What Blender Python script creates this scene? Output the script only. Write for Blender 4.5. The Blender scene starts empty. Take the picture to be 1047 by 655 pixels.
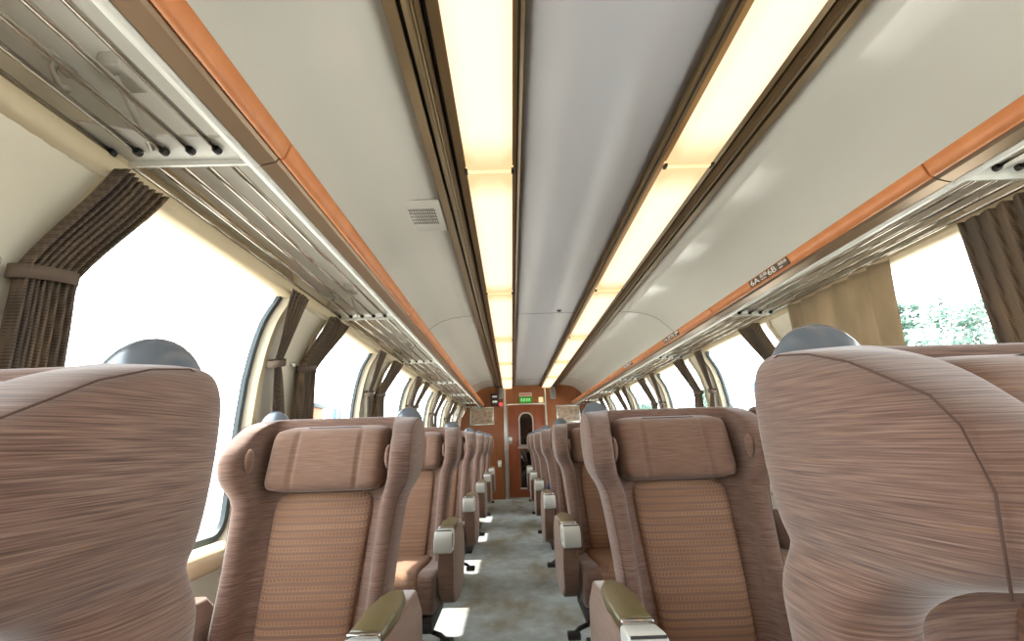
import bpy, bmesh, math, random
from mathutils import Vector, Matrix
random.seed(7)
D = bpy.data; S = bpy.context.scene; COL = S.collection
PI = math.pi

# ------------------------------------------------------------------ materials
def srgb(r, g, b):
    f = lambda c: (c/255/12.92) if c/255 <= .04045 else ((c/255+.055)/1.055)**2.4
    return (f(r), f(g), f(b), 1)

class NT:
    def __init__(s, name):
        s.m = D.materials.new(name); s.m.use_nodes = True; s.t = s.m.node_tree
        s.b = s.t.nodes['Principled BSDF']; s.out = s.t.nodes['Material Output']
        s.co = None
    def n(s, typ, **kw):
        nd = s.t.nodes.new(typ)
        for k, v in kw.items():
            if hasattr(nd, k): setattr(nd, k, v)
            else: nd.inputs[k.replace('_', ' ')].default_value = v
        return nd
    def l(s, a, b): s.t.links.new(a, b)
    def obj(s, scale=(1, 1, 1)):
        c = s.n('ShaderNodeTexCoord'); mp = s.n('ShaderNodeMapping')
        mp.inputs['Scale'].default_value = scale
        s.l(c.outputs['Object'], mp.inputs['Vector']); return mp.outputs[0]
    def noise(s, scale, vec, det=3, rough=.5):
        nd = s.n('ShaderNodeTexNoise'); nd.inputs['Scale'].default_value = scale
        nd.inputs['Detail'].default_value = det; nd.inputs['Roughness'].default_value = rough
        s.l(vec, nd.inputs['Vector']); return nd.outputs['Fac']
    def ramp(s, fac, stops):
        r = s.n('ShaderNodeValToRGB'); e = r.color_ramp.elements
        while len(e) < len(stops): e.new(.5)
        for el, (p, c) in zip(e, stops): el.position = p; el.color = c
        s.l(fac, r.inputs[0]); return r.outputs[0]
    def math(s, op, a, b=None, c=None):
        m = s.n('ShaderNodeMath', operation=op)
        for i, v in enumerate((a, b, c)):
            if v is None: continue
            if isinstance(v, (int, float)): m.inputs[i].default_value = v
            else: s.l(v, m.inputs[i])
        return m.outputs[0]
    def mix(s, fac, a, b):
        m = s.n('ShaderNodeMix', data_type='RGBA')
        for i, v in ((0, fac), (6, a), (7, b)):
            if isinstance(v, (int, float, tuple)): m.inputs[i].default_value = v
            else: s.l(v, m.inputs[i])
        return m.outputs[2]
    def bump(s, h, strength=.3, dist=.002):
        b = s.n('ShaderNodeBump'); b.inputs['Strength'].default_value = strength
        b.inputs['Distance'].default_value = dist; s.l(h, b.inputs['Height'])
        s.l(b.outputs[0], s.b.inputs['Normal'])
    def base(s, v):
        if isinstance(v, tuple): s.b.inputs['Base Color'].default_value = v
        else: s.l(v, s.b.inputs['Base Color'])

def plain(name, col, rough=.5, metal=0, spec=.5, var=.06, scale=6, bump=0):
    t = NT(name); v = t.obj(); f = t.noise(scale, v)
    d = tuple(c*(1-var) for c in col[:3])+(1,); u = tuple(min(1, c*(1+var)) for c in col[:3])+(1,)
    t.base(t.ramp(f, [(.3, d), (.7, u)]))
    t.b.inputs['Roughness'].default_value = rough; t.b.inputs['Metallic'].default_value = metal
    t.b.inputs['Specular IOR Level'].default_value = spec
    if bump: t.bump(t.noise(scale*30, v), bump, .001)
    return t.m

def fabric(name, c1, c2, c3):
    """brown ribbed moquette: fine horizontal ribs with uneven colour streaks"""
    t = NT(name); v = t.obj((16, 16, 800)); v2 = t.obj((14, 14, 330)); v3 = t.obj((2.5, 2.5, 12))
    f1 = t.noise(1, v, 2, .5); f2 = t.noise(1, v2, 3); f3 = t.noise(1, v3, 2)
    a = t.ramp(f1, [(.28, c1), (.5, c2), (.72, c3)])
    gold = srgb(146, 112, 74)
    m = t.mix(t.ramp(f2, [(.60, (0, 0, 0, 1)), (.76, (.40, .40, .40, 1))]), a, gold)
    dk = tuple(c*.86 for c in c2[:3])+(1,)
    m = t.mix(t.ramp(f3, [(.35, (.35, .35, .35, 1)), (.6, (0, 0, 0, 1))]), m, dk)
    t.base(m); t.b.inputs['Roughness'].default_value = .95; t.b.inputs['Specular IOR Level'].default_value = .15
    t.b.inputs['Sheen Weight'].default_value = .35; t.b.inputs['Sheen Roughness'].default_value = .5
    t.bump(f1, .35, .002)
    return t.m

def panel_fabric():
    """ochre brown woven panel with thin grey stripes and dotted rows"""
    t = NT('woven_panel'); c = t.n('ShaderNodeTexCoord'); sp = t.n('ShaderNodeSeparateXYZ')
    t.l(c.outputs['Object'], sp.inputs[0])
    X, Y, Z = sp.outputs
    H = t.math('ADD', Z, t.math('MULTIPLY', Y, -.55))      # runs along the back, then over the seat
    st = t.math('FRACT', t.math('MULTIPLY', H, 58.0))
    stripe = t.math('LESS_THAN', t.math('ABSOLUTE', t.math('SUBTRACT', st, .5)), .20)
    st2 = t.math('FRACT', t.math('ADD', t.math('MULTIPLY', H, 58.0), .5))
    rowd = t.math('LESS_THAN', t.math('ABSOLUTE', t.math('SUBTRACT', st2, .5)), .16)
    dx = t.math('FRACT', t.math('MULTIPLY', X, 88.0))
    dots = t.math('MULTIPLY', rowd, t.math('LESS_THAN', t.math('ABSOLUTE', t.math('SUBTRACT', dx, .5)), .26))
    v = t.obj((3, 3, 30)); n = t.noise(1, v, 3); fine = t.noise(260, t.obj(), 2)
    base = t.ramp(n, [(.3, srgb(130, 99, 80)), (.7, srgb(152, 119, 95))])
    sfac = t.math('MULTIPLY', stripe, t.ramp(n, [(.3, (.25,)*3+(1,)), (.65, (.6,)*3+(1,))]))
    m = t.mix(sfac, base, srgb(98, 80, 78))
    dfac = t.math('MULTIPLY', dots, t.ramp(t.noise(3.2, t.obj(), 1), [(.4, (.12,)*3+(1,)), (.62, (.5,)*3+(1,))]))
    m = t.mix(dfac, m, srgb(62, 46, 48))
    t.base(m); t.b.inputs['Roughness'].default_value = .95; t.b.inputs['Specular IOR Level'].default_value = .15
    t.bump(fine, .3, .002)
    return t.m

def curtain_mat(name, c1, c2, trans=.25, dots=True):
    t = NT(name); c = t.n('ShaderNodeTexCoord'); sp = t.n('ShaderNodeSeparateXYZ')
    t.l(c.outputs['Object'], sp.inputs[0]); X, Y, Z = sp.outputs
    a = t.math('ADD', t.math('MULTIPLY', Y, 1.7), Z); b = t.math('SUBTRACT', t.math('MULTIPLY', Y, 1.7), Z)
    ca = t.math('SINE', t.math('MULTIPLY', a, 480.0)); cb = t.math('SINE', t.math('MULTIPLY', b, 480.0))
    d = t.math('GREATER_THAN', t.math('MULTIPLY', ca, cb), .05)
    n = t.noise(3, t.obj((1, 4, 1)), 3)
    base = t.ramp(n, [(.35, c1), (.7, c2)])
    dk = tuple(x*.35 for x in c1[:3])+(1,)
    m = t.mix(t.math('MULTIPLY', d, .62 if dots else .2), base, dk)
    t.base(m); t.b.inputs['Roughness'].default_value = .7; t.b.inputs['Specular IOR Level'].default_value = .3
    tr = t.n('ShaderNodeBsdfTranslucent'); t.l(m, tr.inputs['Color'])
    ms = t.n('ShaderNodeMixShader'); ms.inputs[0].default_value = trans
    t.l(t.b.outputs[0], ms.inputs[1]); t.l(tr.outputs[0], ms.inputs[2]); t.l(ms.outputs[0], t.out.inputs['Surface'])
    return t.m

def glass_mat(name, tint=(.97, .99, 1, 1), refl=1.0):
    t = NT(name); t.t.nodes.remove(t.b)
    tr = t.n('ShaderNodeBsdfTransparent'); tr.inputs[0].default_value = tint
    gl = t.n('ShaderNodeBsdfGlossy'); gl.inputs['Roughness'].default_value = .02
    fr = t.n('ShaderNodeLayerWeight'); fr.inputs[0].default_value = .5
    ms = t.n('ShaderNodeMixShader')
    t.l(t.math('ADD', t.math('MULTIPLY', t.math('POWER', fr.outputs['Facing'], 5.0), .5*refl), .05), ms.inputs[0])
    t.l(tr.outputs[0], ms.inputs[1]); t.l(gl.outputs[0], ms.inputs[2]); t.l(ms.outputs[0], t.out.inputs['Surface'])
    return t.m

def carpet_mat():
    t = NT('carpet_floor'); v = t.obj(); vv = t.obj((1.6, .8, 1))
    big = t.noise(1.7, vv, 4, .6); fine = t.noise(180, v, 3, .7); mid = t.noise(9, v, 4, .6)
    a = t.ramp(big, [(.36, srgb(136, 128, 110)), (.5, srgb(164, 170, 168)), (.66, srgb(180, 190, 194))])
    b = t.mix(t.ramp(mid, [(.4, (.35,)*3+(1,)), (.65, (0, 0, 0, 1))]), a, srgb(118, 114, 102))
    m = t.mix(t.ramp(fine, [(.3, (.45,)*3+(1,)), (.7, (0, 0, 0, 1))]), b, srgb(104, 106, 102))
    t.base(m); t.b.inputs['Roughness'].default_value = .97; t.b.inputs['Specular IOR Level'].default_value = .1
    t.bump(fine, .5, .004); return t.m

def wood_mat(name, c1, c2, rough=.35, along=(3, 3, .6)):
    t = NT(name); f = t.noise(4, t.obj(along), 6, .6)
    t.base(t.ramp(f, [(.3, c1), (.7, c2)])); t.b.inputs['Roughness'].default_value = rough
    return t.m

def diffuser_mat():
    """lit lamp cover: fade of the glow towards ends and sides is painted into the emission colour"""
    t = NT('lit_diffuser'); t.t.nodes.remove(t.b)
    c = t.n('ShaderNodeTexCoord'); sp = t.n('ShaderNodeSeparateXYZ'); t.l(c.outputs['Object'], sp.inputs[0])
    ay = t.math('ABSOLUTE', sp.outputs[1]); ax = t.math('ABSOLUTE', sp.outputs[0])
    ey = t.n('ShaderNodeMapRange'); ey.interpolation_type = 'SMOOTHSTEP'
    t.l(ay, ey.inputs[0]); ey.inputs[1].default_value = .50; ey.inputs[2].default_value = .745
    ex = t.n('ShaderNodeMapRange'); ex.interpolation_type = 'SMOOTHSTEP'
    t.l(ax, ex.inputs[0]); ex.inputs[1].default_value = .035; ex.inputs[2].default_value = .095
    f = t.math('MINIMUM', t.math('ADD', ey.outputs[0], t.math('MULTIPLY', ex.outputs[0], .30)), 1.0)
    col = t.mix(f, (.86, .64, .42, 1), (.54, .36, .185, 1))
    em = t.n('ShaderNodeEmission'); t.l(col, em.inputs[0]); em.inputs[1].default_value = 1.0
    t.l(em.outputs[0], t.out.inputs['Surface']); return t.m

def emit_mat(name, col, k=1):
    t = NT(name); t.t.nodes.remove(t.b); em = t.n('ShaderNodeEmission')
    em.inputs[0].default_value = col; em.inputs[1].default_value = k
    t.l(em.outputs[0], t.out.inputs['Surface']); return t.m

def leaf_mat():
    t = NT('leaves'); f = t.noise(3, t.obj(), 5, .7)
    t.base(t.ramp(f, [(.35, srgb(66, 96, 86)), (.6, srgb(92, 124, 108))])); t.b.inputs['Roughness'].default_value = .9
    return t.m

M = dict(
    shell=fabric('brown_moquette', srgb(76, 57, 50), srgb(111, 86, 75), srgb(138, 113, 99)),
    pad=fabric('headrest_moquette', srgb(98, 74, 62), srgb(120, 93, 79), srgb(138, 110, 94)),
    panel=panel_fabric(),
    seam=plain('dark_thread', srgb(82, 60, 52), .9),
    black=plain('black_plastic', srgb(34, 32, 34), .5),
    velcro=plain('dark_blue_strip', srgb(38, 40, 54), .8),
    olive=plain('olive_vinyl', srgb(98, 88, 58), .32, spec=.6),
    chrome=plain('chrome', srgb(200, 200, 198), .18, 1),
    cap=plain('pale_plastic', srgb(202, 204, 198), .35),
    capdark=plain('grey_slot', srgb(70, 70, 74), .5),
    knob=plain('grey_metallic_plastic', srgb(104, 113, 124), .26, .35, .6),
    ceil=plain('ceiling_laminate', srgb(213, 214, 208), .12, spec=.5, var=.02, scale=1.2),
    ceilmid=plain('ceiling_centre_laminate', srgb(180, 183, 190), .38, spec=.35, var=.02, scale=1),
    wall=plain('ivory_wall', srgb(216, 210, 192), .45, var=.02),
    cream=plain('cream_beam', srgb(198, 184, 154), .4, var=.03),
    frame=plain('bronze_rail', srgb(118, 100, 72), .35, .55, var=.05),
    groove=plain('black_groove', srgb(16, 12, 8), .8),
    gasket=plain('teal_black_rubber', srgb(48, 62, 68), .5),
    orange=wood_mat('orange_fascia', srgb(196, 124, 76), srgb(210, 140, 92), .4),
    bronze=plain('brown_metal_fascia', srgb(150, 130, 108), .3, .6, var=.04),
    alu=plain('pale_aluminium', srgb(206, 210, 200), .25, .6),
    bar=plain('polished_bar', srgb(190, 184, 174), .16, 1),
    bracket=plain('white_bracket', srgb(222, 224, 220), .35),
    rubber=plain('black_ferrule', srgb(30, 28, 28), .5),
    clear=plain('frosted_plastic', srgb(200, 200, 196), .2, .3),
    curt=curtain_mat('brown_woven_curtain', srgb(104, 93, 84), srgb(142, 120, 96), .25),
    curtlite=curtain_mat('tan_curtain', srgb(152, 138, 116), srgb(172, 156, 132), .5, False),
    band=plain('tieback_fabric', srgb(98, 84, 72), .8),
    glass=glass_mat('window_glass'), darkglass=plain('dark_glass', srgb(16, 16, 14), .08, spec=.7),
    carpet=carpet_mat(),
    woodwall=wood_mat('wood_laminate_wall', srgb(132, 76, 42), srgb(150, 92, 54), .35),
    wooddoor=wood_mat('wood_laminate_door', srgb(118, 58, 32), srgb(136, 72, 42), .3),
    sil=plain('brushed_steel', srgb(190, 188, 180), .3, .8),
    poster=wood_mat('poster_picture', srgb(120, 96, 80), srgb(196, 176, 156), .1, (3, 3, 5)),
    lamp=diffuser_mat(),
    green=emit_mat('lit_green', (.02, .13, .015, 1), 1), greenlit=emit_mat('lit_pale_green', (.25, .45, .2, 1)),
    pink=plain('pale_pink_plate', srgb(222, 186, 170), .5), redink=plain('red_ink', srgb(170, 60, 50), .6),
    amber=emit_mat('lit_amber', (.5, .38, .2, 1), 1), redlamp=emit_mat('lit_red', (.6, .05, .05, 1), 1),
    grey=plain('grey_plastic', srgb(150, 148, 142), .4), signbrown=plain('sign_brown', srgb(74, 52, 40), .4),
    white=plain('white_paint', srgb(240, 238, 230), .5), blue=plain('blue_cloth', srgb(58, 84, 170), .8),
    leaf=leaf_mat(), bark=plain('bark', srgb(90, 76, 60), .9), ground=plain('pale_gravel', srgb(190, 186, 176), .95, scale=1),
    boardwood=plain('sign_board_wood', srgb(120, 84, 52), .6), bluepaint=plain('blue_paint', srgb(40, 96, 150), .5),
)

# ------------------------------------------------------------------ mesh helpers
def mesh(name, V, F, m, parent=None, smooth=False, sub=0, loc=None):
    me = D.meshes.new(name); me.from_pydata([tuple(v) for v in V], [], F); me.update()
    bm = bmesh.new(); bm.from_mesh(me); bmesh.ops.recalc_face_normals(bm, faces=bm.faces); bm.to_mesh(me); bm.free()
    if smooth:
        for p in me.polygons: p.use_smooth = True
    me.materials.append(M[m] if isinstance(m, str) else m)
    o = D.objects.new(name, me); COL.objects.link(o)
    if parent: o.parent = parent
    if loc: o.location = loc
    if sub:
        md = o.modifiers.new('Subsurf', 'SUBSURF'); md.levels = sub; md.render_levels = sub
    return o

class B:
    """collects several shapes into one mesh"""
    def __init__(s): s.V = []; s.F = []; s.sm = []
    def add(s, V, F, sm=False):
        k = len(s.V); s.V += [tuple(v) for v in V]; s.F += [tuple(i+k for i in f) for f in F]; s.sm += [sm]*len(F); return s
    def box(s, x0, x1, y0, y1, z0, z1, bev=0, seg=2):
        bm = bmesh.new(); bmesh.ops.create_cube(bm, size=1)
        for v in bm.verts:
            v.co = Vector(((x0+x1)/2+v.co.x*(x1-x0), (y0+y1)/2+v.co.y*(y1-y0), (z0+z1)/2+v.co.z*(z1-z0)))
        if bev: bmesh.ops.bevel(bm, geom=bm.edges[:], offset=bev, segments=seg, affect='EDGES', profile=.5, clamp_overlap=True)
        bm.verts.index_update(); s.add([v.co for v in bm.verts], [[v.index for v in f.verts] for f in bm.faces], bool(bev)); bm.free(); return s
    def prism(s, prof, a, b, axis='y', bev=0):
        """prof: closed 2-D outline; extruded from a to b along the axis"""
        f = {'y': lambda p, t: (p[0], t, p[1]), 'x': lambda p, t: (t, p[0], p[1]), 'z': lambda p, t: (p[0], p[1], t)}[axis]
        bm = bmesh.new()
        A = [bm.verts.new(f(p, a)) for p in prof]; Bv = [bm.verts.new(f(p, b)) for p in prof]; n = len(prof)
        bm.faces.new(A); bm.faces.new(Bv[::-1])
        for i in range(n): bm.faces.new((A[i], Bv[i], Bv[(i+1) % n], A[(i+1) % n]))
        if bev:
            ed = [e for e in bm.edges if abs((e.verts[0].co-e.verts[1].co)[{'y': 1, 'x': 0, 'z': 2}[axis]]) < 1e-6]
            bmesh.ops.bevel(bm, geom=ed, offset=bev, segments=3, affect='EDGES', profile=.5, clamp_overlap=True)
        bmesh.ops.recalc_face_normals(bm, faces=bm.faces)
        bm.verts.index_update(); s.add([v.co for v in bm.verts], [[v.index for v in q.verts] for q in bm.faces], bool(bev)); bm.free(); return s
    def tube(s, pts, r, n=10, closed=False):
        pts = [Vector(p) for p in pts]; V = []; F = []; m = len(pts)
        rr = r if isinstance(r, (list, tuple)) else [r]*m
        for i, p in enumerate(pts):
            t = (pts[min(i+1, m-1)]-pts[max(i-1, 0)]).normalized()
            up = Vector((0, 0, 1)) if abs(t.z) < .9 else Vector((1, 0, 0))
            a = t.cross(up).normalized(); c = t.cross(a)
            for k in range(n):
                th = 2*PI*k/n; V.append(p+(a*math.cos(th)+c*math.sin(th))*rr[i])
        for i in range(m-1):
            for k in range(n):
                F.append((i*n+k, i*n+(k+1) % n, (i+1)*n+(k+1) % n, (i+1)*n+k))
        F.append(tuple(range(n))[::-1]); F.append(tuple(range((m-1)*n, m*n))); return s.add(V, F, True)
    def ball(s, c, r, sx=1, sy=1, sz=1, seg=18, rings=12):
        bm = bmesh.new(); bmesh.ops.create_uvsphere(bm, u_segments=seg, v_segments=rings, radius=r)
        bm.verts.index_update()
        s.add([(c[0]+v.co.x*sx, c[1]+v.co.y*sy, c[2]+v.co.z*sz) for v in bm.verts], [[v.index for v in f.verts] for f in bm.faces], True); bm.free(); return s
    def done(s, name, m, parent=None, sub=0, loc=None):
        o = mesh(name, s.V, s.F, m, parent, False, sub, loc)
        for p, f in zip(o.data.polygons, s.sm): p.use_smooth = f
        return o

def thing(name, label, cat, loc=(0, 0, 0), group=None):
    o = D.objects.new(name, None); COL.objects.link(o); o.location = loc; o.empty_display_size = .1
    o['label'] = label; o['category'] = cat
    if group: o['group'] = group
    return o
def tag(o, label, cat, group=None):
    o['label'] = label; o['category'] = cat
    if group: o['group'] = group
    return o
def struct(o): o['kind'] = 'structure'; return o
def kids(o): return [c for c in D.objects if c.parent == o]
def dup(o, parent=None):
    c = o.copy(); COL.objects.link(c); c.parent = parent
    for ch in kids(o): dup(ch, c)
    return c

# ------------------------------------------------------------------ the car's cross-section
CAMH = 1.04; Y0 = -2.6; Y1 = 9.05; PITCH = 1.24
def XW(z):
    T = [(0, 1.36), (.7, 1.35), (.9, 1.346), (1.15, 1.340), (1.3, 1.332), (1.42, 1.315), (1.48, 1.302), (1.53, 1.288), (1.57, 1.271), (1.605, 1.250), (1.65, 1.225), (1.70, 1.222), (1.95, 1.222)]
    for (a, xa), (b, xb) in zip(T, T[1:]):
        if z <= b: return xa+(xb-xa)*(max(z, a)-a)/(b-a)
    return T[-1][1]
CEIL = [(.255, 2.10), (.60, 2.098), (.72, 2.09), (.82, 2.076), (.90, 2.052), (.97, 2.012), (1.03, 1.958), (1.09, 1.895), (1.16, 1.815), (1.235, 1.745), (1.30, 1.735)]

struct(B().box(-1.45, 1.45, Y0, Y1+.3, -.12, 0).done('floor', 'carpet'))
def strip(name, prof, m, flip=1, thick=.02):
    V = []; F = []
    n = len(prof)
    for y in (Y0, Y1+.02):
        for x, z in prof: V.append((x*flip, y, z))
    for y in (Y0, Y1+.02):
        for x, z in prof: V.append((x*flip+.0, y, z+thick))
    for i in range(n-1):
        F += [(i, i+1, n+i+1, n+i), (2*n+i, 3*n+i, 3*n+i+1, 2*n+i+1)]
    F += [(0, n, 3*n, 2*n), (n-1, 3*n-1, 4*n-1, 2*n-1)]
    return mesh(name, V, F, m, smooth=True)
struct(strip('ceiling', [(-.262, 2.10), (.255, 2.10)], 'ceilmid'))
struct(strip('ceiling_left', CEIL[1:], 'ceil', -1)); struct(strip('ceiling_right', CEIL[1:], 'ceil', 1))
# cover above the lamps
struct(B().box(-.62, -.25, Y0, Y1, 2.115, 2.13).done('ceiling_lamp_recess', 'frame'))
struct(B().box(.25, .62, Y0, Y1, 2.115, 2.13).done('ceiling_lamp_recess', 'frame'))

# bronze lamp frames with black grooves (running the whole ceiling)
tn = [0]
def trim(o):
    tn[0] += 1; o.name = 'trim_%d' % tn[0]; return struct(o)
for sgn in (-1, 1):
    i0 = .262 if sgn < 0 else .255
    pr = lambda P: [(sgn*x, z) for x, z in P]
    t = trim(B().prism(pr([(i0, 2.098), (i0, 2.080), (i0+.010, 2.074), (i0+.031, 2.074), (i0+.031, 2.098)]), Y0, Y1).done('trim', 'frame'))
    B().prism(pr([(i0+.012, 2.0739), (i0+.012, 2.0725), (i0+.018, 2.0725), (i0+.018, 2.0739)]), Y0, Y1).done('groove', 'groove', t)
    b = B().prism(pr([(.476, 2.110), (.476, 2.066), (.504, 2.066), (.504, 2.110)]), Y0, Y1)
    b.prism(pr([(.520, 2.110), (.520, 2.076), (.532, 2.070), (.536, 2.074), (.541, 2.070), (.546, 2.074), (.552, 2.070), (.566, 2.076), (.566, 2.110)]), Y0, Y1)
    b.prism(pr([(.578, 2.110), (.578, 2.074), (.612, 2.080), (.614, 2.110)]), Y0, Y1)
    t = trim(b.done('trim', 'frame'))
    B().box(*sorted((sgn*.503, sgn*.579)), Y0, Y1, 2.092, 2.108).done('groove', 'groove', t)

# ceiling panel joints
def cpath(y, prof, dz, w, sg=1):
    b = B(); V = []; F = []
    for x, z in prof:
        for yy in (y-w, y+w):
            for d in (0, dz): V.append((x*sg, yy, z-d))
    for i in range(len(prof)-1):
        k = 4*i; F += [(k+1, k+3, k+7, k+5), (k, k+1, k+5, k+4), (k+2, k+3, k+7, k+6)]
    return b.add(V, F)
for y in (-.6, 3.78, 8.1):
    b = cpath(y, CEIL[1:-2], .0016, .0022, 1)
    b2 = cpath(y, CEIL[1:-2], .0016, .0022, -1); b.add(b2.V, b2.F)
    b.box(-.26, .253, y-.0022, y+.0022, 2.0985, 2.1003)
    trim(b.done('trim', 'groove'))

# ------------------------------------------------------------------ side walls with windows
ZB, ZT = .70, 1.80
def outline(y0, y1, z0, z1, rt, rb, n=20):
    P = []
    def arc(cx, cz, r, a0, a1):
        for k in range(n+1):
            a = a0+(a1-a0)*k/n; P.append((cx+r*math.cos(a), cz+r*math.sin(a)))
    for k in range(n+1):
        a = PI/2*k/n; P.append((y1-rt*.8+rt*.8*math.cos(a), z1-rt+rt*math.sin(a)))
    for k in range(n+1):
        a = PI/2+PI/2*k/n; P.append((y0+rt*.8+rt*.8*math.cos(a), z1-rt+rt*math.sin(a)))
    for k in range(31): P.append((y0, z1-rt-(z1-rt-z0-rb)*(k+1)/32))
    for k in range(n//2+1):
        a = PI+PI/2*k/(n//2); P.append((y0+rb+rb*math.cos(a), z0+rb+rb*math.sin(a)))
    for k in range(n//2+1):
        a = 1.5*PI+PI/2*k/(n//2); P.append((y1-rb+rb*math.cos(a), z0+rb+rb*math.sin(a)))
    for k in range(31): P.append((y1, z0+rb+(z1-rt-z0-rb)*(k+1)/32))
    Q = [P[0]]
    for p in P[1:]:
        if math.hypot(p[0]-Q[-1][0], p[1]-Q[-1][1]) > 1e-4: Q.append(p)
    if math.hypot(Q[0][0]-Q[-1][0], Q[0][1]-Q[-1][1]) < 1e-4: Q.pop()
    return Q
def ringstrip(b, A, dA, Bp, dB, sg, m=1):
    n = len(A); V = []; F = []
    for j in range(m+1):
        t = j/m
        for (ya, za), (yb, zb) in zip(A, Bp):
            y = ya+(yb-ya)*t; z = za+(zb-za)*t; V.append((sg*(XW(z)+dA+(dB-dA)*t), y, z))
    for j in range(m):
        for i in range(n):
            k = (i+1) % n; F.append((j*n+i, j*n+k, (j+1)*n+k, (j+1)*n+i))
    return b.add(V, F, True)
wn = [0]
def side_wall(sg, side, far_edges, z_beam, WL):
    b = B(); c0 = None
    for far in far_edges:
        y1 = far; y0 = far-WL; cy = (y0+y1)/2; ca, cb = cy-PITCH/2, cy+PITCH/2
        O = outline(y0, y1, .72, 1.76, .12, .09); cz = 1.25; R = []
        for y, z in O:
            dy, dz = y-cy, z-cz; k = min(((cb-cy) if dy > 0 else (cy-ca))/max(abs(dy), 1e-6), ((ZT-cz) if dz > 0 else (cz-ZB))/max(abs(dz), 1e-6))
            R.append([cy+dy*k, cz+dz*k])
        for q in ((ca, ZB), (cb, ZB), (ca, ZT), (cb, ZT)):
            i = min(range(len(R)), key=lambda i: math.hypot(R[i][0]-q[0], R[i][1]-q[1])); R[i] = list(q)
        ringstrip(b, R, 0, O, 0, sg, 10)
        wn[0] += 1
        W = ringstrip(B(), O, 0, outline(y0+.012, y1-.012, .732, 1.748, .11, .08), .040, sg).done('window_%d' % wn[0], 'wall'); struct(W)
        I = outline(y0+.012, y1-.012, .732, 1.748, .11, .08)
        J = outline(y0+.034, y1-.034, .754, 1.726, .09, .06)
        g = ringstrip(B(), I, .040, I, .022, sg); ringstrip(g, I, .022, J, .022, sg); ringstrip(g, J, .022, J, .040, sg)
        K = outline(y0-.030, y1+.030, .70, 1.78, .13, .11); tb = ringstrip(B(), K, 0, K, -.010, sg); ringstrip(tb, K, -.010, O, -.010, sg); ringstrip(tb, O, -.010, O, .004, sg)
        tb.done('window_surround', 'cream', W)
        g.done('window_gasket', 'gasket', W)
        V = [(sg*(XW(z)+.035), y, z) for y, z in J]
        # pane: rows of quads following the bend of the side
        rows = 16; PV = []; PF = []
        for r in range(rows+1):
            z = .754+(1.726-.754)*r/rows
            xs = []
            for (ya, za), (yb, zb) in zip(J, J[1:]+J[:1]):
                if (za-z)*(zb-z) <= 0 and abs(za-zb) > 1e-9: xs.append(ya+(yb-ya)*(z-za)/(zb-za))
            if not xs or max(xs)-min(xs) < .05: xs = [cy-.18, cy+.18]
            PV += [(sg*(XW(z)+.035), min(xs), z), (sg*(XW(z)+.035), max(xs), z)]
        for r in range(rows): PF.append((2*r, 2*r+1, 2*r+3, 2*r+2))
        mesh('window_pane', PV, PF, 'glass', W, smooth=True)
    ca = far_edges[0]-WL/2-PITCH/2; cb = far_edges[-1]-WL/2+PITCH/2
    zs = [ZB+(ZT-ZB)*k/8 for k in range(9)]
    for a, c in ((Y0, ca), (cb, Y1+.02)):       # blank ends of the side
        V = [(sg*XW(z), y, z) for z in zs for y in (a, c)]
        b.add(V, [(2*i, 2*i+1, 2*i+3, 2*i+2) for i in range(8)], True)
    b.add([(sg*1.36, Y0, 0), (sg*1.36, Y1+.02, 0), (sg*1.35, Y1+.02, ZB), (sg*1.35, Y0, ZB)], [(0, 1, 2, 3)])
    # outer skin so the side has thickness
    b.add([(sg*1.43, Y0, 0), (sg*1.43, Y1+.02, 0), (sg*1.43, Y1+.02, ZB), (sg*1.43, Y0, ZB)], [(0, 1, 2, 3)])
    b.add([(sg*1.43, Y0, ZB), (sg*1.43, Y1+.02, ZB), (sg*1.35, Y1+.02, ZB), (sg*1.35, Y0, ZB)], [(0, 1, 2, 3)])
    struct(b.done('wall_'+side, 'wall'))
    # ledge under the windows and beam over them
    pr = lambda P: [(sg*x, z) for x, z in P]
    trim(B().prism(pr([(1.36, .66), (1.36, .735), (1.325, .735), (1.30, .72), (1.295, .70), (1.295, .672), (1.31, .66)]), Y0, Y1, bev=.006).done('trim', 'cream'))
    trim(B().prism(pr([(1.36, 0), (1.36, .22), (1.318, .21), (1.312, 0)]), Y0, Y1, bev=.004).done('trim', 'grey'))
    zb = z_beam
    trim(B().prism(pr([(1.30, zb), (1.212, zb), (1.202, zb+.010), (1.206, zb+.04), (1.245, 1.75), (1.30, 1.75)]), Y0, Y1, bev=.003).done('trim', 'cream'))
FL = [1.80+PITCH*k for k in range(-3, 6)]; FR = [2.36+PITCH*k for k in range(-3, 6)]
side_wall(-1, 'left', FL, 1.640, .87)
side_wall(1, 'right', FR, 1.684, .97)

# ------------------------------------------------------------------ end wall, door and what hangs there
def endwall(y, name, m, t=.06):
    P = [(-1.36, 0), (-1.35, .9)]+[(-XW(z), z) for z in (1.1, 1.3, 1.5, 1.64)]+[(-x, z+.015) for x, z in CEIL[::-1]]
    Q = P+[(-x, z) for x, z in P[::-1]]
    return struct(B().prism(Q, y, y+t).done(name, m))
endwall(Y1, 'wall_far', 'woodwall'); endwall(Y0-.06, 'wall_back', 'woodwall')
YW = Y1
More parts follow.
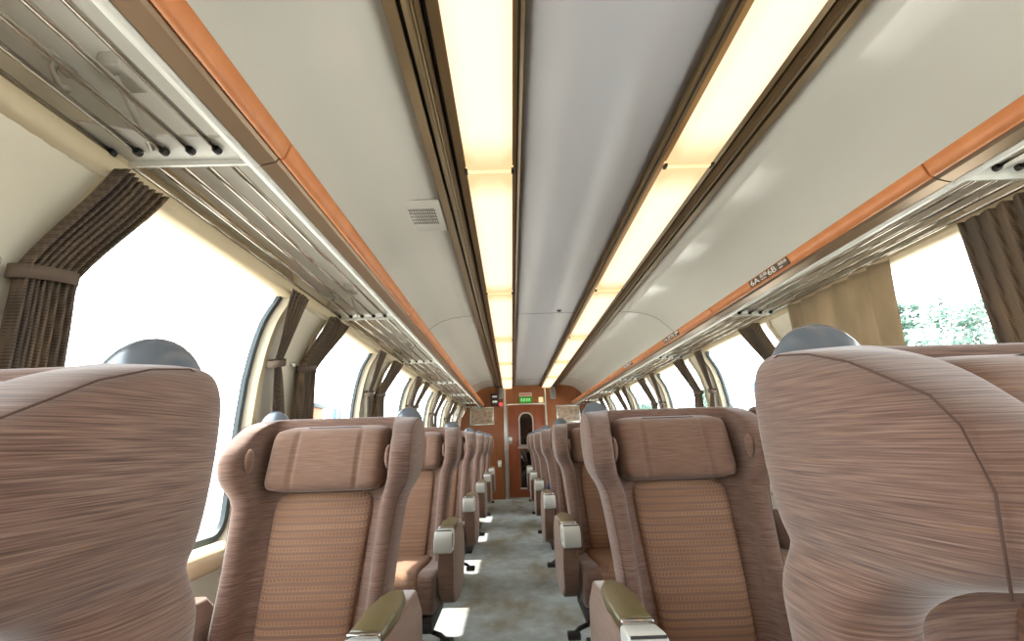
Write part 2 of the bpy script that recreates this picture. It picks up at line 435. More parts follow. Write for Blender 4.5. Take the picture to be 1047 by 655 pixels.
# door
d = struct(B().box(-.40, .27, YW-.03, YW+.01, .02, 1.72, .004).done('door_1', 'wooddoor'))
rim = outline(-.19, .10, .95, 1.58, .14, .02)
def flat_ring(b, A, C, y0, y1):
    n = len(A); V = [(x, y0, z) for x, z in A]+[(x, y0, z) for x, z in C]+[(x, y1, z) for x, z in A]+[(x, y1, z) for x, z in C]; F = []
    for i in range(n):
        k = (i+1) % n; F += [(i, k, n+k, n+i), (i, k, 2*n+k, 2*n+i), (n+i, n+k, 3*n+k, 3*n+i)]
    return b.add(V, F)
b = flat_ring(B(), rim, outline(-.165, .075, .97, 1.555, .13, .01), YW-.042, YW-.03)
b.box(-.215, .125, YW-.044, YW-.03, .90, .945); b.done('window_rim', 'sil', d)
B().prism(outline(-.165, .075, .97, 1.555, .13, .01), YW-.034, YW-.028).done('upper_pane', 'darkglass', d)
B().box(-.175, .085, YW-.034, YW-.028, .20, .885, .004).done('lower_pane', 'darkglass', d)
B().box(-.19, .10, YW-.038, YW-.03, .17, .20).done('lower_rim', 'sil', d)
b = B().box(-.385, -.325, YW-.036, YW-.03, .99, 1.12, .006); b.box(-.365, -.345, YW-.06, YW-.03, 1.03, 1.08, .005)
b.done('door_handle', 'sil', d)
trim(B().box(-.475, -.425, YW-.02, YW+.01, 0, 2.09, .004).done('trim', 'sil'))
trim(B().box(-.418, -.40, YW-.026, YW+.01, 0, 1.745, .004).done('trim', 'alu'))
trim(B().box(.335, .368, YW-.02, YW+.01, 0, 2.09, .004).done('trim', 'alu'))
trim(B().box(-.425, .335, YW-.028, YW+.01, 1.722, 1.75, .004).done('trim', 'alu'))
trim(B().box(-.42, .335, YW-.04, YW, 0, .028, .004).done('trim', 'alu'))
trim(B().box(.27, .335, YW-.02, YW, .028, 1.722, .004).done('trim', 'wooddoor'))
def wallthing(name, label, cat, parts):
    t = thing(name, label, cat, (0, YW, 0))
    for nm, m, bb in parts:
        bb.done(nm, m, t)
    return t
def poster(x0, x1, z0, z1, label):
    t = thing('framed_poster', label, 'poster', ((x0+x1)/2, YW, z0)); w = (x1-x0)/2; h = z1-z0
    b = B().box(-w, w, -.02, 0, 0, .028, .003); b.box(-w, w, -.02, 0, h-.028, h, .003); b.box(-w, -w+.028, -.02, 0, .028, h-.028, .003); b.box(w-.028, w, -.02, 0, .028, h-.028, .003)
    b.done('picture_frame', 'alu', t); B().box(-w+.028, w-.028, -.012, -.001, .028, h-.028).done('picture', 'poster', t)
poster(-1.13, -.665, 1.36, 1.70, 'silver framed picture on the wooden end wall, left of the door')
poster(.555, 1.02, 1.36, 1.70, 'silver framed picture on the wooden end wall, right of the door')
t = thing('fire_alarm', 'black alarm box with pale bands high on the wall left of the door', 'alarm', (-.64, YW, 1.72))
B().box(-.075, .075, -.07, 0, 0, .23, .01).done('body', 'black', t)
B().box(-.045, .045, -.076, -.068, .16, .19).done('pale_band', 'white', t); B().box(-.045, .045, -.076, -.068, .06, .095).done('pale_band', 'white', t)
t = thing('signal_lamp', 'small glowing red lamp beside the black alarm box', 'lamp', (-.525, YW, 1.75))
B().ball((0, -.02, 0), .038).done('lamp_dome', 'redlamp', t); B().tube([(0, 0, 0), (0, -.015, 0)], .05, 16).done('lamp_base', 'grey', t)
t = thing('speaker', 'grey wall speaker left of the door, above the red lamp', 'speaker', (-.518, YW, 1.85))
B().box(-.042, .042, -.06, 0, 0, .21, .008).done('body', 'grey', t); b = B()
for k in range(9): b.box(-.03, .03, -.064, -.058, .03+k*.018, .036+k*.018)
b.done('grille', 'capdark', t)
t = thing('speaker', 'grey wall speaker right of the door, under the ceiling', 'speaker', (.50, YW, 1.82))
B().box(-.055, .055, -.07, 0, 0, .24, .008).done('body', 'grey', t); b = B()
for k in range(11): b.box(-.04, .04, -.074, -.068, .03+k*.018, .036+k*.018)
b.done('grille', 'capdark', t)
t = thing('notice_plate', 'pale pink notice with red print, topmost sign over the door', 'sign', (-.035, YW, 1.885))
B().box(-.125, .125, -.012, 0, 0, .075, .003).done('plate', 'pink', t); b = B()
for k in range(9): b.box(-.10+k*.023, -.083+k*.023, -.014, -.011, .028, .048)
b.done('printing', 'redink', t)
t = thing('exit_sign', 'lit green sign over the end door, under the pink notice', 'sign', (-.035, YW, 1.762))
B().box(-.125, .125, -.03, 0, 0, .112, .004).done('sign_box', 'green', t); b = B()
for k in range(4):
    x = -.095+k*.05
    b.box(x, x+.034, -.033, -.029, .07, .078); b.box(x, x+.034, -.033, -.029, .046, .053); b.box(x+.004, x+.011, -.033, -.029, .026, .078); b.box(x+.024, x+.031, -.033, -.029, .026, .09)
b.done('lettering', 'greenlit', t)
t = thing('lit_panel', 'small square amber lit panel right of the green sign', 'sign', (.265, YW, 1.76))
B().box(-.045, .045, -.02, 0, 0, .105, .006).done('lit_face', 'amber', t)
t = thing('wall_switch', 'ivory switch plate on the wooden wall left of the door', 'switch', (-.575, YW, .575))
B().box(-.035, .035, -.012, 0, 0, .12, .004).done('plate', 'wall', t); B().box(-.012, .012, -.018, -.01, .04, .08, .003).done('rocker', 'white', t)

# ------------------------------------------------------------------ ceiling lamps
def lamp_panel(x, y, label):
    t = thing('ceiling_light', label, 'ceiling light', (x, y, 2.06), 'ceiling light panels')
    o = B().prism([(-.088, .006), (-.088, -.004), (-.078, -.012), (.078, -.012), (.088, -.004), (.088, .006)], -.742, .742, bev=.002).done('diffuser', 'lamp', t)
    b = B(); b.prism([(-.092, .008), (-.092, -.006), (-.08, -.015), (.08, -.015), (.092, -.006), (.092, .008)], .742, .757)
    b.done('end_strip', 'endstrip', t)
    B().box(-.096, -.084, .735, .764, -.016, -.004, .002).done('clip', 'black', t); B().box(.084, .096, .735, .764, -.016, -.004, .002).done('clip', 'black', t)
    return t
t = NT('warm_lit_strip'); t.base(srgb(250, 226, 170)); t.b.inputs['Emission Color'].default_value = (.5, .32, .16, 1); t.b.inputs['Emission Strength'].default_value = .9
M['endstrip'] = t.m
ordn = ['first', 'second', 'third', 'fourth', 'fifth', 'sixth', 'seventh', 'eighth']
for sx, nm in ((-.383, 'left'), (.388, 'right')):
    for k in range(-2, 7):
        y = .80+1.5*k
        if y > Y1-.7: continue
        if k < -1: continue
        w = {-1: 'light panel behind the viewer in the %s ceiling strip' % nm}.get(k, 'glowing warm light panel in the %s ceiling strip, %s from the camera' % (nm, ordn[max(k, 0)]))
        lamp_panel(sx, y, w)
# vent grille
t = thing('ceiling_vent', 'small cream ceiling vent with slanted slots, left of the lamps', 'vent', (-.722, 1.965, 2.087))
B().box(-.10, .10, -.15, .15, -.004, .003, .003).done('plate', 'ceil', t)
b = B()
for r in range(5):
    for k in range(13):
        x = -.066+k*.0105; y = -.078+r*.031
        b.add([(x, y, -.0046), (x+.005, y, -.0046), (x+.012, y+.024, -.0046), (x+.007, y+.024, -.0046), (x, y, -.0036), (x+.005, y, -.0036), (x+.012, y+.024, -.0036), (x+.007, y+.024, -.0036)],
              [(0, 1, 2, 3), (4, 5, 6, 7), (0, 1, 5, 4), (1, 2, 6, 5), (2, 3, 7, 6), (3, 0, 4, 7)])
b.done('slots', 'groove', t)
t = thing('ceiling_button', 'small black round fitting on the centre ceiling panel', 'fitting', (.105, 3.70, 2.10))
B().tube([(0, 0, 0), (0, 0, -.012)], .016, 16).done('button', 'black', t); B().tube([(0, 0, 0), (0, 0, -.004)], .024, 16).done('collar', 'grey', t)

# ------------------------------------------------------------------ luggage racks
def rack(sg, y0, y1, label):
    t = thing('luggage_rack', label, 'luggage rack', (0, y0, 0), 'luggage rack sections')
    L = y1-y0; g = .003; pr = lambda P: [(sg*x, z) for x, z in P]
    B().prism(pr([(.845, 1.757), (.838, 1.752), (.851, 1.712), (.860, 1.709), (.866, 1.714), (.853, 1.757)]), g, L-g, bev=.002).done('wooden_edge', 'orange', t)
    B().prism(pr([(.866, 1.712), (.872, 1.703), (.905, 1.694), (.912, 1.696), (.912, 1.702), (.88, 1.712), (.856, 1.755), (.853, 1.755)]), g, L-g).done('fascia', 'bronze', t)
    B().prism(pr([(.911, 1.704), (.911, 1.688), (.915, 1.685), (.929, 1.687), (.932, 1.704)]), 0, L, bev=.002).done('front_rail', 'bracket', t)
    for k in range(5):
        x = .977+.0595*k
        B().tube([(sg*x, .002, 1.700), (sg*x, L-.048, 1.700)], .0062, 10).done('bar', 'bar', t)
    # bracket plate at the far end (bars end on it in black ferrules)
    O = [(.915, -.002), (.915, -.085), (1.10, -.10), (1.18, -.14), (1.21, -.15), (1.225, -.12), (1.23, -.05), (1.225, -.012), (1.20, -.002)]
    b = B().prism([(sg*x, L+y) for x, y in O], 1.7075, 1.713, axis='z', bev=.0015)
    b.prism([(sg*x, L+y) for x, y in [(.915, -.002), (.915, -.008), (1.25, -.012), (1.25, -.004)]], 1.694, 1.713, axis='z')
    br = b.done('bracket', 'bracket', t)
    for k in range(5):
        x = sg*(.977+.0595*k); B().tube([(x, L-.062, 1.6995), (x, L-.050, 1.6995)], .0092, 12).done('ferrule', 'rubber', br)
    # stay and coat hook above the bars
    b = B().tube([(sg*1.13, L-.15, 1.842), (sg*1.12, L-.18, 1.79), (sg*1.12, L-.06, 1.70)], .006, 8); b.box(*sorted((sg*1.10, sg*1.15)), L-.20, L-.12, 1.80, 1.835, .004)
    b.done('stay', 'clear', t)
    b = B().tube([(sg*1.20, L-.22, 1.79), (sg*1.17, L-.25, 1.745), (sg*1.185, L-.22, 1.73), (sg*1.20, L-.19, 1.75)], .007, 8)
    b.box(*sorted((sg*1.185, sg*1.225)), L-.25, L-.19, 1.775, 1.80, .004); b.done('coat_hook', 'clear', t)
    return t
for sg, side, a in ((-1, 'left', .955), (1, 'right', 1.115)):
    ys = [a+1.41*k for k in range(-2, 6)]+[Y1-.10]
    for i in range(len(ys)-1):
        w = ('section of the %s luggage rack behind and above the camera' % side if i == 0 else
             'barred luggage rack along the %s side, %s section from the camera' % (side, ordn[i-1]))
        rack(sg, ys[i], ys[i+1], w)

# seat number signs on the right rack edge
def text_mesh(txt, size, ext=.0006):
    c = D.curves.new('txt', 'FONT'); c.body = txt; c.size = size; c.extrude = ext; c.resolution_u = 3
    o = D.objects.new('txt', c); COL.objects.link(o); bpy.context.view_layer.update()
    me = D.meshes.new_from_object(o.evaluated_get(bpy.context.evaluated_depsgraph_get())); D.objects.remove(o); return me
def seat_sign(yfar, num, label):
    t = thing('seat_number_sign', label, 'sign', (.8412, yfar, 1.7325), 'seat number signs')
    t.rotation_euler = (0, math.radians(-18), 0)
    B().box(-.002, .002, -.315, 0, -.0165, .0165, .0015).done('plate', 'signbrown', t)
    def put(txt, size, y, z, sx=1.75):
        me = text_mesh(txt, size); me.materials.append(M['white']); o = D.objects.new('lettering', me); COL.objects.link(o)
        o.parent = t; o.location = (-.0028, y, z)
        o.matrix_local = Matrix.Translation((-.0028, y, z)) @ Matrix(((0, 0, -1, 0), (-1, 0, 0, 0), (0, 1, 0, 0), (0, 0, 0, 1))) @ Matrix.Diagonal((sx, 1, 1, 1))
    put(num+'A', .036, -.012, -.0125); put('窓側', .017, -.098, -.001); put('window', .0095, -.098, -.012, 1.5)
    put(num+'B', .036, -.160, -.0125); put('通路側', .015, -.246, .0, 1.4); put('aisle', .0095, -.246, -.012, 1.6)
seat_sign(2.075, '6', 'brown plate lettered 6A and 6B on the orange edge of the right rack')
seat_sign(3.36, '7', 'small brown seat number plate on the right rack edge, just past the 6A plate')
seat_sign(4.62, '8', 'tiny brown seat number plate on the right rack edge, third one from the camera')

# ------------------------------------------------------------------ curtains
def curtain(sg, top, tie, bot, zt, ztie, zbot, label, m='curt', pleats=7, amp=.018, off=.035, band=True, grp=None):
    """top, tie, bot = (y0, y1) spans of the cloth; mesh in the car's own place, origin at the rail"""
    cy = (top[0]+top[1])/2
    t = thing('curtain', label, 'curtain', (0, cy, 0), 'window curtains')
    nu, nv = pleats*8, 26; V = []; F = []; ph = random.random()*6
    for j in range(nv+1):
        z = zt+(zbot-zt)*j/nv
        if tie and z > ztie:
            f = (zt-z)/(zt-ztie); f = f*f*(3-2*f)*.6+f*.4; a0, a1 = (top[k]+(tie[k]-top[k])*f for k in (0, 1))
        elif tie:
            f = min(1, (ztie-z)/.28); f = f**.7; a0, a1 = (tie[k]+(bot[k]-tie[k])*f for k in (0, 1))
        else:
            f = (zt-z)/(zt-zbot); a0, a1 = (top[k]+(bot[k]-top[k])*f for k in (0, 1))
        for i in range(nu+1):
            u = i/nu; A = amp*(1+.5*math.sin(7*u+ph))*(1.0 if not tie else (.75+.5*abs(z-ztie)))
            y = a0+(a1-a0)*u
            w = math.sin(2*PI*pleats*u+ph+.5*math.sin(3*z)) + .35*math.sin(4*PI*pleats*u+1.3*ph)
            xt, xm = 1.182, XW(ztie)-.030      # hangs from the rail under the rack, drawn to the wall at the tie
            if tie: xc = xt+(xm-xt)*min(1, (zt-z)/(zt-ztie))
            else: xc = xt+.07*(zt-z)/(zt-zbot)
            V.append((sg*(xc-.008+A*w*.8), y-cy+.004*w, z))
    for j in range(nv):
        for i in range(nu): F.append((j*(nu+1)+i, j*(nu+1)+i+1, (j+1)*(nu+1)+i+1, (j+1)*(nu+1)+i))
    o = mesh('cloth', V, F, m, t, smooth=True)
    md = o.modifiers.new('Solid', 'SOLIDIFY'); md.thickness = .0025
    if tie and band:
        x = XW(ztie)-.034; P = []
        a, c = tie[0]-cy-.012, tie[1]-cy+.012; mid = (a+c)/2; hw = (c-a)/2
        for k in range(21):
            th = 2*PI*k/20; P.append((sg*(x+.034*math.cos(th)-.002), mid+hw*math.sin(th), ztie+.012*math.sin(th)))
        bt = B(); VV = []; FF = []
        for p in P:
            for dz in (-.014, .014): VV.append((p[0], p[1], p[2]+dz))
        for k in range(20): FF.append((2*k, 2*k+1, 2*k+3, 2*k+2))
        bo = bt.add(VV, FF, True).done('tie_band', 'band', t); md = bo.modifiers.new('Solid', 'SOLIDIFY'); md.thickness = .004
        ysgn = -1 if grp == 'B' else 1
        B().ball((sg*(XW(ztie)-.012), mid+ysgn*(hw+.01), ztie+.005), .012).done('hook', 'alu', t)
    return t
pn = ['nearest', 'second', 'third', 'fourth', 'fifth', 'sixth', 'seventh']
for sg, side, E, zt in ((-1, 'left', FL, 1.648), (1, 'right', FR, 1.690)):
    for far in E:
        k = round((far-E[2])/PITCH)      # window number past the camera
        if far < 0 or far > Y1-.3: continue
        # far-side curtain of this window (lies over the pillar)
        lab = 'tied curtain on the %s side, far edge of the %s window' % (side, pn[min(k+1, 6)] if E is FL else pn[min(max(k, 0), 6)])
        if side == 'right' and abs(far-2.36) < .01:
            curtain(sg, (1.67, 2.34), None, (1.82, 2.40), zt, 0, .80, 'tan curtain pulled halfway across the nearest right window', 'curtlite', 6, .014, .045)
        elif side == 'right' and far < 1.5: pass
        else:
            curtain(sg, (far-.10, far+.05), (far+.02, far+.08), (far+.05, far+.17), zt, 1.38, .76, lab, 'curt', 6, .014)
        if far < Y1-1.2:
            n0 = far+.45
            lab = 'tied curtain on the %s side, past the %s window pillar' % (side, ordn[min(k+1, 6)] if E is FL else ordn[min(max(k, 0)+1, 6)])
            if side == 'right' and abs(far-1.12) < .01:
                curtain(sg, (1.0, 1.375), None, (1.08, 1.42), zt, 0, .80, 'dark woven curtain hanging straight at the right edge of the photo', 'curt', 8, .014, .045)
            else:
                curtain(sg, (far+(.31 if far > 1 else .32), far+(.51 if far > 1 else .455)), (far+(.26 if far > 1 else .27), far+(.39 if far > 1 else .38)), (far+(.25 if far > 1 else .28), far+.40), zt, 1.40, .76, lab, 'curt', 8, .016, grp='B')

# ------------------------------------------------------------------ seats
SL = .29; NEAR = False
def yc(z): return (z-1.14)*SL
def shell_ring(z, w, d, t, dy=0, bk=.075):
    h = [(0, 0), (.5*(w-t), 0), (w-t-.03, -.004), (w-t-.006, -.026), (w-t, -d*.6), (w-t+.008, -d+.010), (w-t/2, -d),
         (w-.010, -d+.012), (w, -d*.6), (w, .015), (w-.010, bk-.018), (w-.045, bk), (.5*w, bk+.004), (0, bk+.004)]
    r = [(x, y) for x, y in h]+[(-x, y) for x, y in h[-2:0:-1]]
    k = max(0, min(1, (z-1.0)/.12))
    return [(x, yc(z)+y+dy, z-.055*k*max(0, min(1, (-y-.02)/.15))**1.2) for x, y in r]
LV_STD = [(.27, .225, .05, .05), (.30, .238, .065, .05), (.42, .243, .078, .055), (.56, .247, .088, .058), (.70, .253, .095, .062), (.81, .262, .102, .066),
      (.865, .268, .106, .070), (.895, .280, .114, .074), (.925, .300, .142, .082), (.96, .311, .172, .086), (1.02, .314, .190, .088), (1.08, .312, .184, .088), (1.112, .307, .165, .084), (1.133, .296, .140, .078)]
LV_WIDE = [(z+(-.014 if z > .95 else .010 if z > .85 else 0), max(w, .340) if .4 < z < .9 else w+(.016 if z > .9 else 0), d*.55 if .84 < z < .9 else d*.75 if .8 < z < .93 and z > .9 else d+(.018 if z > .95 else -.03 if z > .4 else 0), t) for z, w, d, t in LV_STD]
def build_seat(near, side):
    global SL
    SL = .10 if near else .29; LV = LV_WIDE if near else LV_STD
    t = thing('train_seat', '', 'seat')
    V = []; F = []; n = 26
    rings = [shell_ring(*l) for l in LV]+[shell_ring(LV[-1][0]+.01, LV[-1][1]-.018, .110, .066, 0, .06)]
    rings[-1] = [(x, y*1.0+.004, z) for x, y, z in rings[-1]]
    for r in rings: V += r
    m = len(rings)
    for j in range(m-1):
        for i in range(n): k = (i+1) % n; F.append((j*n+i, j*n+k, (j+1)*n+k, (j+1)*n+i))
    for base in (0, (m-1)*n):
        for i in range(6):
            F.append((base+i, base+i+1, base+13-i-1, base+13-i))
            g = lambda q: base+(26-q) % 26
            F.append((g(i), g(i+1), g(13-i-1), g(13-i)))
    mesh('backrest', V, F, 'shell', t, smooth=True, sub=2)
    # piping along the wings
    for s in (-1, 1):
        B().tube([(s*(w-.012), yc(z)-d*.93+.004, z-(.045*max(0, (z-1.0)/.12))) for z, w, d, _ in LV[9 if near else 3:-1]]+[(s*(LV[-1][1]-.004), yc(1.12)-.10, LV[-1][0]-.024), (s*(LV[-1][1]-.004), yc(1.12)-.05, LV[-1][0]-.008), (s*(LV[-1][1]-.006), yc(1.12)+.0, LV[-1][0]+.000), (s*(LV[-1][1]-.012), yc(1.12)+.04, LV[-1][0]-.006)], .0009, 6).done('piping', 'seam', t)
    # headrest pad
    def pillow(name, m, W, z0, z1, T, y_off, parent, nx=44, nz=20, lobes=0, seams=(), hseam=None, Wb=None, cut=.10, px=8, pz=6):
        V = []; F = []
        for j in range(nz+1):
            bb = -1+2*j/nz; 
            for i in range(nx+1):
                a = -1+2*i/nx
                ww = W if Wb is None else Wb+(W-Wb)*(bb+1)/2
                x = ww*a*(1-(cut*.5)*abs(bb)**8); z = (z0+z1)/2+(z1-z0)/2*bb*(1-cut*.8*abs(a)**8)
                f = max(0, (1-abs(a)**px)*(1-abs(bb)**pz))**.38
                y = yc(z)+y_off-T*f-lobes*(abs(a)**3)*f
                for s in seams: y += .007*math.exp(-((x-s)/.004)**2)*f
                if hseam: y += .006*math.exp(-((z-hseam-.010*(1-(a*1.0)**2))/.004)**2)*f
                V.append((x, y, z))
        k = len(V)
        for j in range(nz):
            for i in range(nx): F.append((j*(nx+1)+i, j*(nx+1)+i+1, (j+1)*(nx+1)+i+1, (j+1)*(nx+1)+i))
        # closing back
        edge = [i for i in range(nx+1)]+[(j)*(nx+1)+nx for j in range(1, nz+1)]+[nz*(nx+1)+i for i in range(nx-1, -1, -1)]+[j*(nx+1) for j in range(nz-1, 0, -1)]
        bi = []
        for e in edge: V.append((V[e][0]*.97, V[e][1]+.02, V[e][2])); bi.append(len(V)-1)
        for q in range(len(edge)):
            r = (q+1) % len(edge); F.append((edge[q], edge[r], bi[r], bi[q]))
        F.append(tuple(bi))
        return mesh(name, V, F, m, parent, smooth=True)
    hp = pillow('headrest_pad', 'pad', .198, .897, 1.112, .062, -.004, t, lobes=.035, seams=(-.108, .108), cut=.12)
    B().box(-.09, .095, -.118+.07, -.083+.07, 1.098, 1.1075, .003).done('grip_strip', 'velcro', hp)
    pillow('back_panel', 'panel', .168, .40, .905, .024, .003, t, seams=(), hseam=.645, Wb=.136, cut=.10, pz=10, px=10)
    # small side pads inside the wings
    for s in (-1, 1):
        B().ball((s*(LV[10][1]-.090), yc(1.0)-.120, 1.005), .024, .5, .9, 1.55).done('wing_pad', 'pad', t)
    # seat cushion
    P = [(-.62, .31), (-.645, .34), (-.65, .40), (-.635, .445), (-.60, .462), (-.50, .458), (-.30, .440), (-.16, .445), (-.13, .42), (-.13, .30), (-.35, .285), (-.58, .285)]
    b = B(); b.prism(P, -.250, .250, axis='x', bev=.022)
    cu = b.done('seat_cushion', 'shell', t)
    V = []; F = []
    Q = [(-.652, .36), (-.655, .40), (-.640, .450), (-.60, .470), (-.50, .467), (-.30, .450), (-.17, .455)]
    for y, z in Q:
        for i in range(13): a = -1+i/6; V.append((.17*a, y, z-.012*abs(a)**6))
    for j in range(len(Q)-1):
        for i in range(12): F.append((j*13+i, j*13+i+1, j*13+14+i, j*13+13+i))
    o = mesh('seat_insert', V, F, 'panel', cu, smooth=True); md = o.modifiers.new('Solid', 'SOLIDIFY'); md.thickness = .012; md.offset = 0
    # armrests
    def arm(u, full=True):
        P = [(-.62, .635), (-.625, .56), (-.61, .47), (-.59, .37), (-.50, .31), (-.36, .285), (-.16, .30), (-.10, .42), (-.13, .56), (-.22, .635)]
        a = B().prism(P, u-.036, u+.036, axis='x', bev=.010).done('armrest', 'pad', t)
        TP = [(u-.037, -.59), (u+.037, -.59), (u+.038, -.45), (u+.034, -.36), (u+.020, -.315), (u, -.305), (u-.020, -.315), (u-.034, -.36), (u-.038, -.45)]
        B().prism(TP, .632, .662, axis='z', bev=.009).done('arm_pad', 'olive', a)
        B().box(u-.036, u+.036, -.605, -.589, .632, .661, .004).done('chrome_trim', 'chrome', a)
        cb = B().prism([(-.605, .652), (-.665, .660), (-.70, .652), (-.717, .625), (-.717, .575), (-.707, .566), (-.635, .566), (-.605, .59)], u-.041, u+.041, axis='x', bev=.008)
        c = cb.done('end_cap', 'cap', a)
        b = B().box(u-.036, u+.036, -.687, -.684, .655, .6605); b.box(u-.0425, u-.0395, -.70, -.687, .59, .645); b.box(u+.0395, u+.0425, -.70, -.687, .59, .645); b.done('slot', 'capdark', c)
        return a
    OFF = .300
    if side == 'aisle_left':        # single seat: aisle on its right
        arm(OFF); arm(-OFF)
    elif side == 'aisle_right':     # aisle on its left
        arm(-OFF); arm(OFF)
    else: arm(OFF)
    # base
    B().prism([(-.60, .285), (-.60, .235), (-.55, .20), (-.22, .20), (-.18, .285)], -.235, .235, axis='x', bev=.01).done('base_frame', 'black', t)
    b = B().box(-.10, .10, -.50, -.26, .03, .21, .012); b.box(-.20, .20, -.56, -.20, 0, .03, .008); b.done('pedestal', 'black', t)
    s = -1 if side == 'aisle_right' else 1
    b = B().tube([(s*.18, -.52, .215), (s*.27, -.54, .19), (s*.30, -.56, .17)], .011, 8); b.box(*sorted((s*.27, s*.33)), -.585, -.54, .155, .185, .006)
    b.done('pedal', 'black', t)
    # grip knobs on the shoulders
    for s in (-1, 1):
        if side == 'aisle_right' and s > 0: continue
        if side == 'window' and s < 0: continue
        kb = B().ball((s*.245, yc(1.12)+.030, 1.112-(.016 if near else 0)), .052, 1.0, .80, 1.2, 28, 18).done('grip_knob', 'knob', t)
        B().tube([(s*.245, yc(1.12)+.03, 1.06), (s*.245, yc(1.12)+.03, 1.145)], .018, 10).done('knob_stem', 'black', kb)
    return t
NEARS = [build_seat(True, q) for q in ('aisle_left', 'aisle_right', 'window')]
pl, pa, pw = [build_seat(False, q) for q in ('aisle_left', 'aisle_right', 'window')]
rows = ['nearest', 'second', 'third', 'fourth', 'fifth', 'sixth', 'last']
XLS, XRA, XRW = -.950, .232, .862
for i in range(7):
    for proto, x, y, lab in ((pl, XLS, .45+PITCH*i, 'single brown winged seat left of the aisle, %s row from the camera'),
                             (pa, XRA, .475+PITCH*i, 'brown winged aisle seat right of the aisle, %s row from the camera'),
                             (pw, XRW, .475+PITCH*i, 'brown winged window seat on the right side, %s row from the camera')):
        o = NEARS[(pl, pa, pw).index(proto)] if i == 0 else proto if i == 1 else dup(proto)
        o.location = (x+((.030 if x < .5 else .088) if i == 0 and x > 0 else 0), y, 0); o['label'] = lab % rows[i]; o['category'] = 'seat'; o['group'] = 'train seats'

# blue cloth over an aisle armrest, grey box by the end wall
t = thing('jacket', 'blue cloth bundle lying on an aisle seat far down the right side', 'cloth', (.03, 5.35, .006))
b = B(); random.seed(3)
V = []; F = []
for j in range(13):
    for i in range(13):
        a = i/12; c = j/12; V.append((-.02+.18*a, -.42+.24*c, .495+.16*math.sin(PI*a)*math.sin(PI*c)+.012*math.sin(17*a+9*c)))
for j in range(12):
    for i in range(12): F.append((j*13+i, j*13+i+1, j*13+14+i, j*13+13+i))
k = len(V)
V += [(x, y, .476) for x, y, z in V]
for j in range(12):
    for i in range(12): F.append((k+j*13+i, k+j*13+i+1, k+j*13+14+i, k+j*13+13+i))
per = [i for i in range(13)]+[j*13+12 for j in range(1, 13)]+[156+i for i in range(11, -1, -1)]+[j*13 for j in range(11, 0, -1)]
for q in range(len(per)): r = (q+1) % len(per); F.append((per[q], per[r], k+per[r], k+per[q]))
mesh('bundle', V, F, 'blue', t, smooth=True)

# ------------------------------------------------------------------ outside
struct(B().box(-400, 400, -400, 400, -1.3, -1.2).done('ground', 'ground'))
def tree(x, y, h, r, label, seed):
    random.seed(seed)
    t = thing('tree', label, 'tree', (x, y, -1.2), 'trees outside the right windows')
    B().tube([(0, 0, 0), (.1, 0, h*.35), (0, .1, h*.7)], [.22, .16, .08], 8).done('trunk', 'bark', t)
    V = []; F = []
    for k in range(70):                                    # leaf clusters, each a cloud of small leaves
        a = random.random()*2*PI; zz = random.random(); rr = r*(1-.75*abs(zz-.35))*math.sqrt(random.random())
        c = Vector((rr*math.cos(a), rr*math.sin(a), h*(.30+.68*zz))); cr = r*random.uniform(.16, .30)
        for q in range(60):
            d = Vector((random.gauss(0, 1), random.gauss(0, 1), random.gauss(0, .8))); d = d.normalized()*cr*random.random()**.4
            u = Vector((random.uniform(-1, 1), random.uniform(-1, 1), random.uniform(-1, 1))).normalized(); w = u.orthogonal().normalized()
            p = c+d; n = len(V); L = .11+.05*random.random()
            V += [p-u*L, p+w*L*.5, p+u*L, p-w*L*.5]; F.append((n, n+1, n+2, n+3))
    me = D.meshes.new('crown'); me.from_pydata([tuple(v) for v in V], [], F); me.materials.append(M['leaf'])
    o = D.objects.new('crown', me); COL.objects.link(o); o.parent = t
tree(21, 20.5, 8.2, 2.6, 'leafy tree outside, seen low in the nearest right window', 1)
tree(22, 25.0, 9.4, 1.5, 'taller slim tree outside, left in the nearest right window', 2)
tree(23, 15.5, 7.8, 2.4, 'low leafy tree outside, at the right curtain of the nearest right window', 3)
tree(16, 38, 5.8, 2.6, 'distant bushy tree outside, seen past the second right window', 4)
tree(15, 52, 5.8, 3.0, 'far distant tree outside the right windows', 5)
def board(x, y, label):
    t = thing('platform_sign', label, 'sign', (x, y, -1.2))
    b = B().box(-.03, .03, -.18, -.14, 0, 2.1); b.box(-.03, .03, .14, .18, 0, 2.1); b.done('post', 'grey', t)
    B().box(-.05, .05, -.22, .22, 2.0, 3.0, .01).done('board', 'boardwood', t)
    B().box(-.09, .09, -.26, .26, 3.0, 3.08, .01).done('board_cap', 'gasket', t)
board(-4.2, 9.2, 'brown board with dark cap outside the second left window')
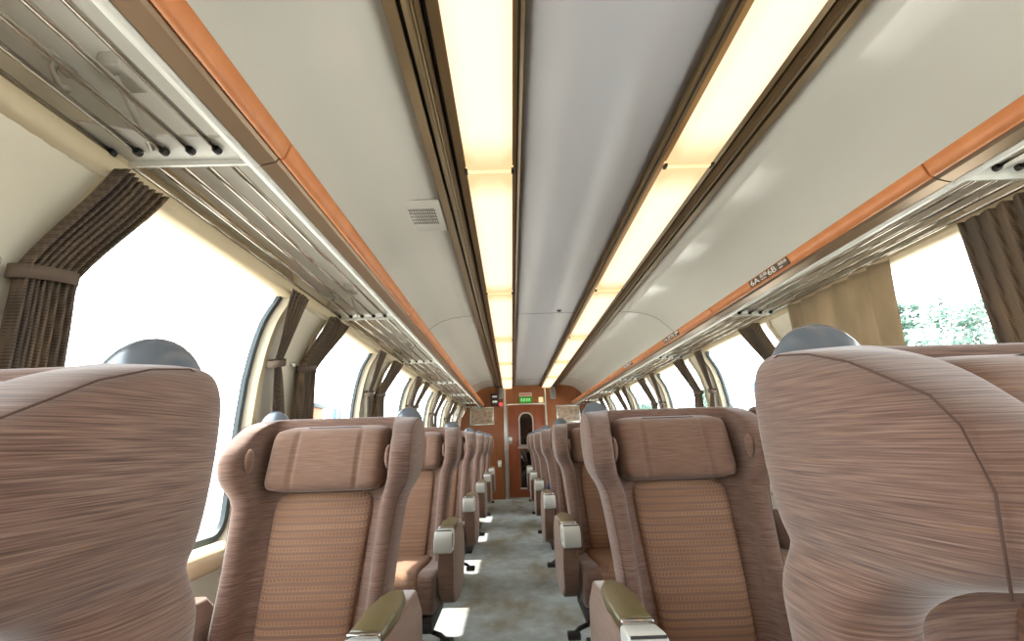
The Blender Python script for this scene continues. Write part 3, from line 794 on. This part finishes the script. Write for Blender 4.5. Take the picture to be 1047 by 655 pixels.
board(4.6, 8.4, 'brown board with dark cap outside the right windows')
def bluesign(x, y, z, label):
    t = thing('hanging_sign', label, 'sign', (x, y, -1.2))
    B().tube([(0, 0, 0), (0, 0, z+1.2)], .03, 8).done('post', 'alu', t)
    b = B().box(-.02, .02, -.22, -.06, z+.9, z+1.2, .01); b.box(-.02, .02, .06, .22, z+.9, z+1.2, .01); b.done('blue_plate', 'bluepaint', t)
bluesign(-4.6, 11.4, 1.95, 'pale blue marker outside the second left window')
bluesign(4.9, 9.6, 2.1, 'pale blue marker outside the right windows')

# ------------------------------------------------------------------ light and camera
w = D.worlds.new('World'); S.world = w; w.use_nodes = True; nt = w.node_tree
bg = nt.nodes['Background']; bg.inputs[0].default_value = (.93, .98, 1.0, 1); bg.inputs[1].default_value = 4.2
sun = D.lights.new('sun', 'SUN'); sun.energy = 7.5; sun.angle = math.radians(1.0); sun.color = (1, .95, .86)
so = D.objects.new('sun', sun); COL.objects.link(so)
so.rotation_euler = Vector((-.40, .38, 1.0)).to_track_quat('Z', 'Y').to_euler()

cam = D.cameras.new('camera'); co = D.objects.new('camera', cam); COL.objects.link(co); S.camera = co
cam.sensor_width = 36; cam.lens = 465/1047*36; cam.clip_start = .02; cam.clip_end = 1500
Xc = Vector((.99952884, 0, -.03069377)); Zw = Vector((.00787885, .96649318, .25657133))
R = [[.99952884, .02966532, .00787885], [0, -.25669228, .96649318], [-.03069377, .96603781, .25657133]]   # rows: world axes in (right, up, forward)
m = Matrix(((R[0][0], R[0][1], -R[0][2], -.327), (R[1][0], R[1][1], -R[1][2], 0), (R[2][0], R[2][1], -R[2][2], CAMH), (0, 0, 0, 1)))
co.matrix_world = m

S.view_settings.view_transform = 'Standard'; S.view_settings.look = 'None'
S.view_settings.gamma = 1; S.view_settings.use_curve_mapping = False; S.view_settings.exposure = 1.12
try:
    S.cycles.max_bounces = 10; S.cycles.diffuse_bounces = 6; S.cycles.transparent_max_bounces = 16; S.cycles.use_denoising = True
    S.cycles.sample_clamp_indirect = 8
except Exception: pass
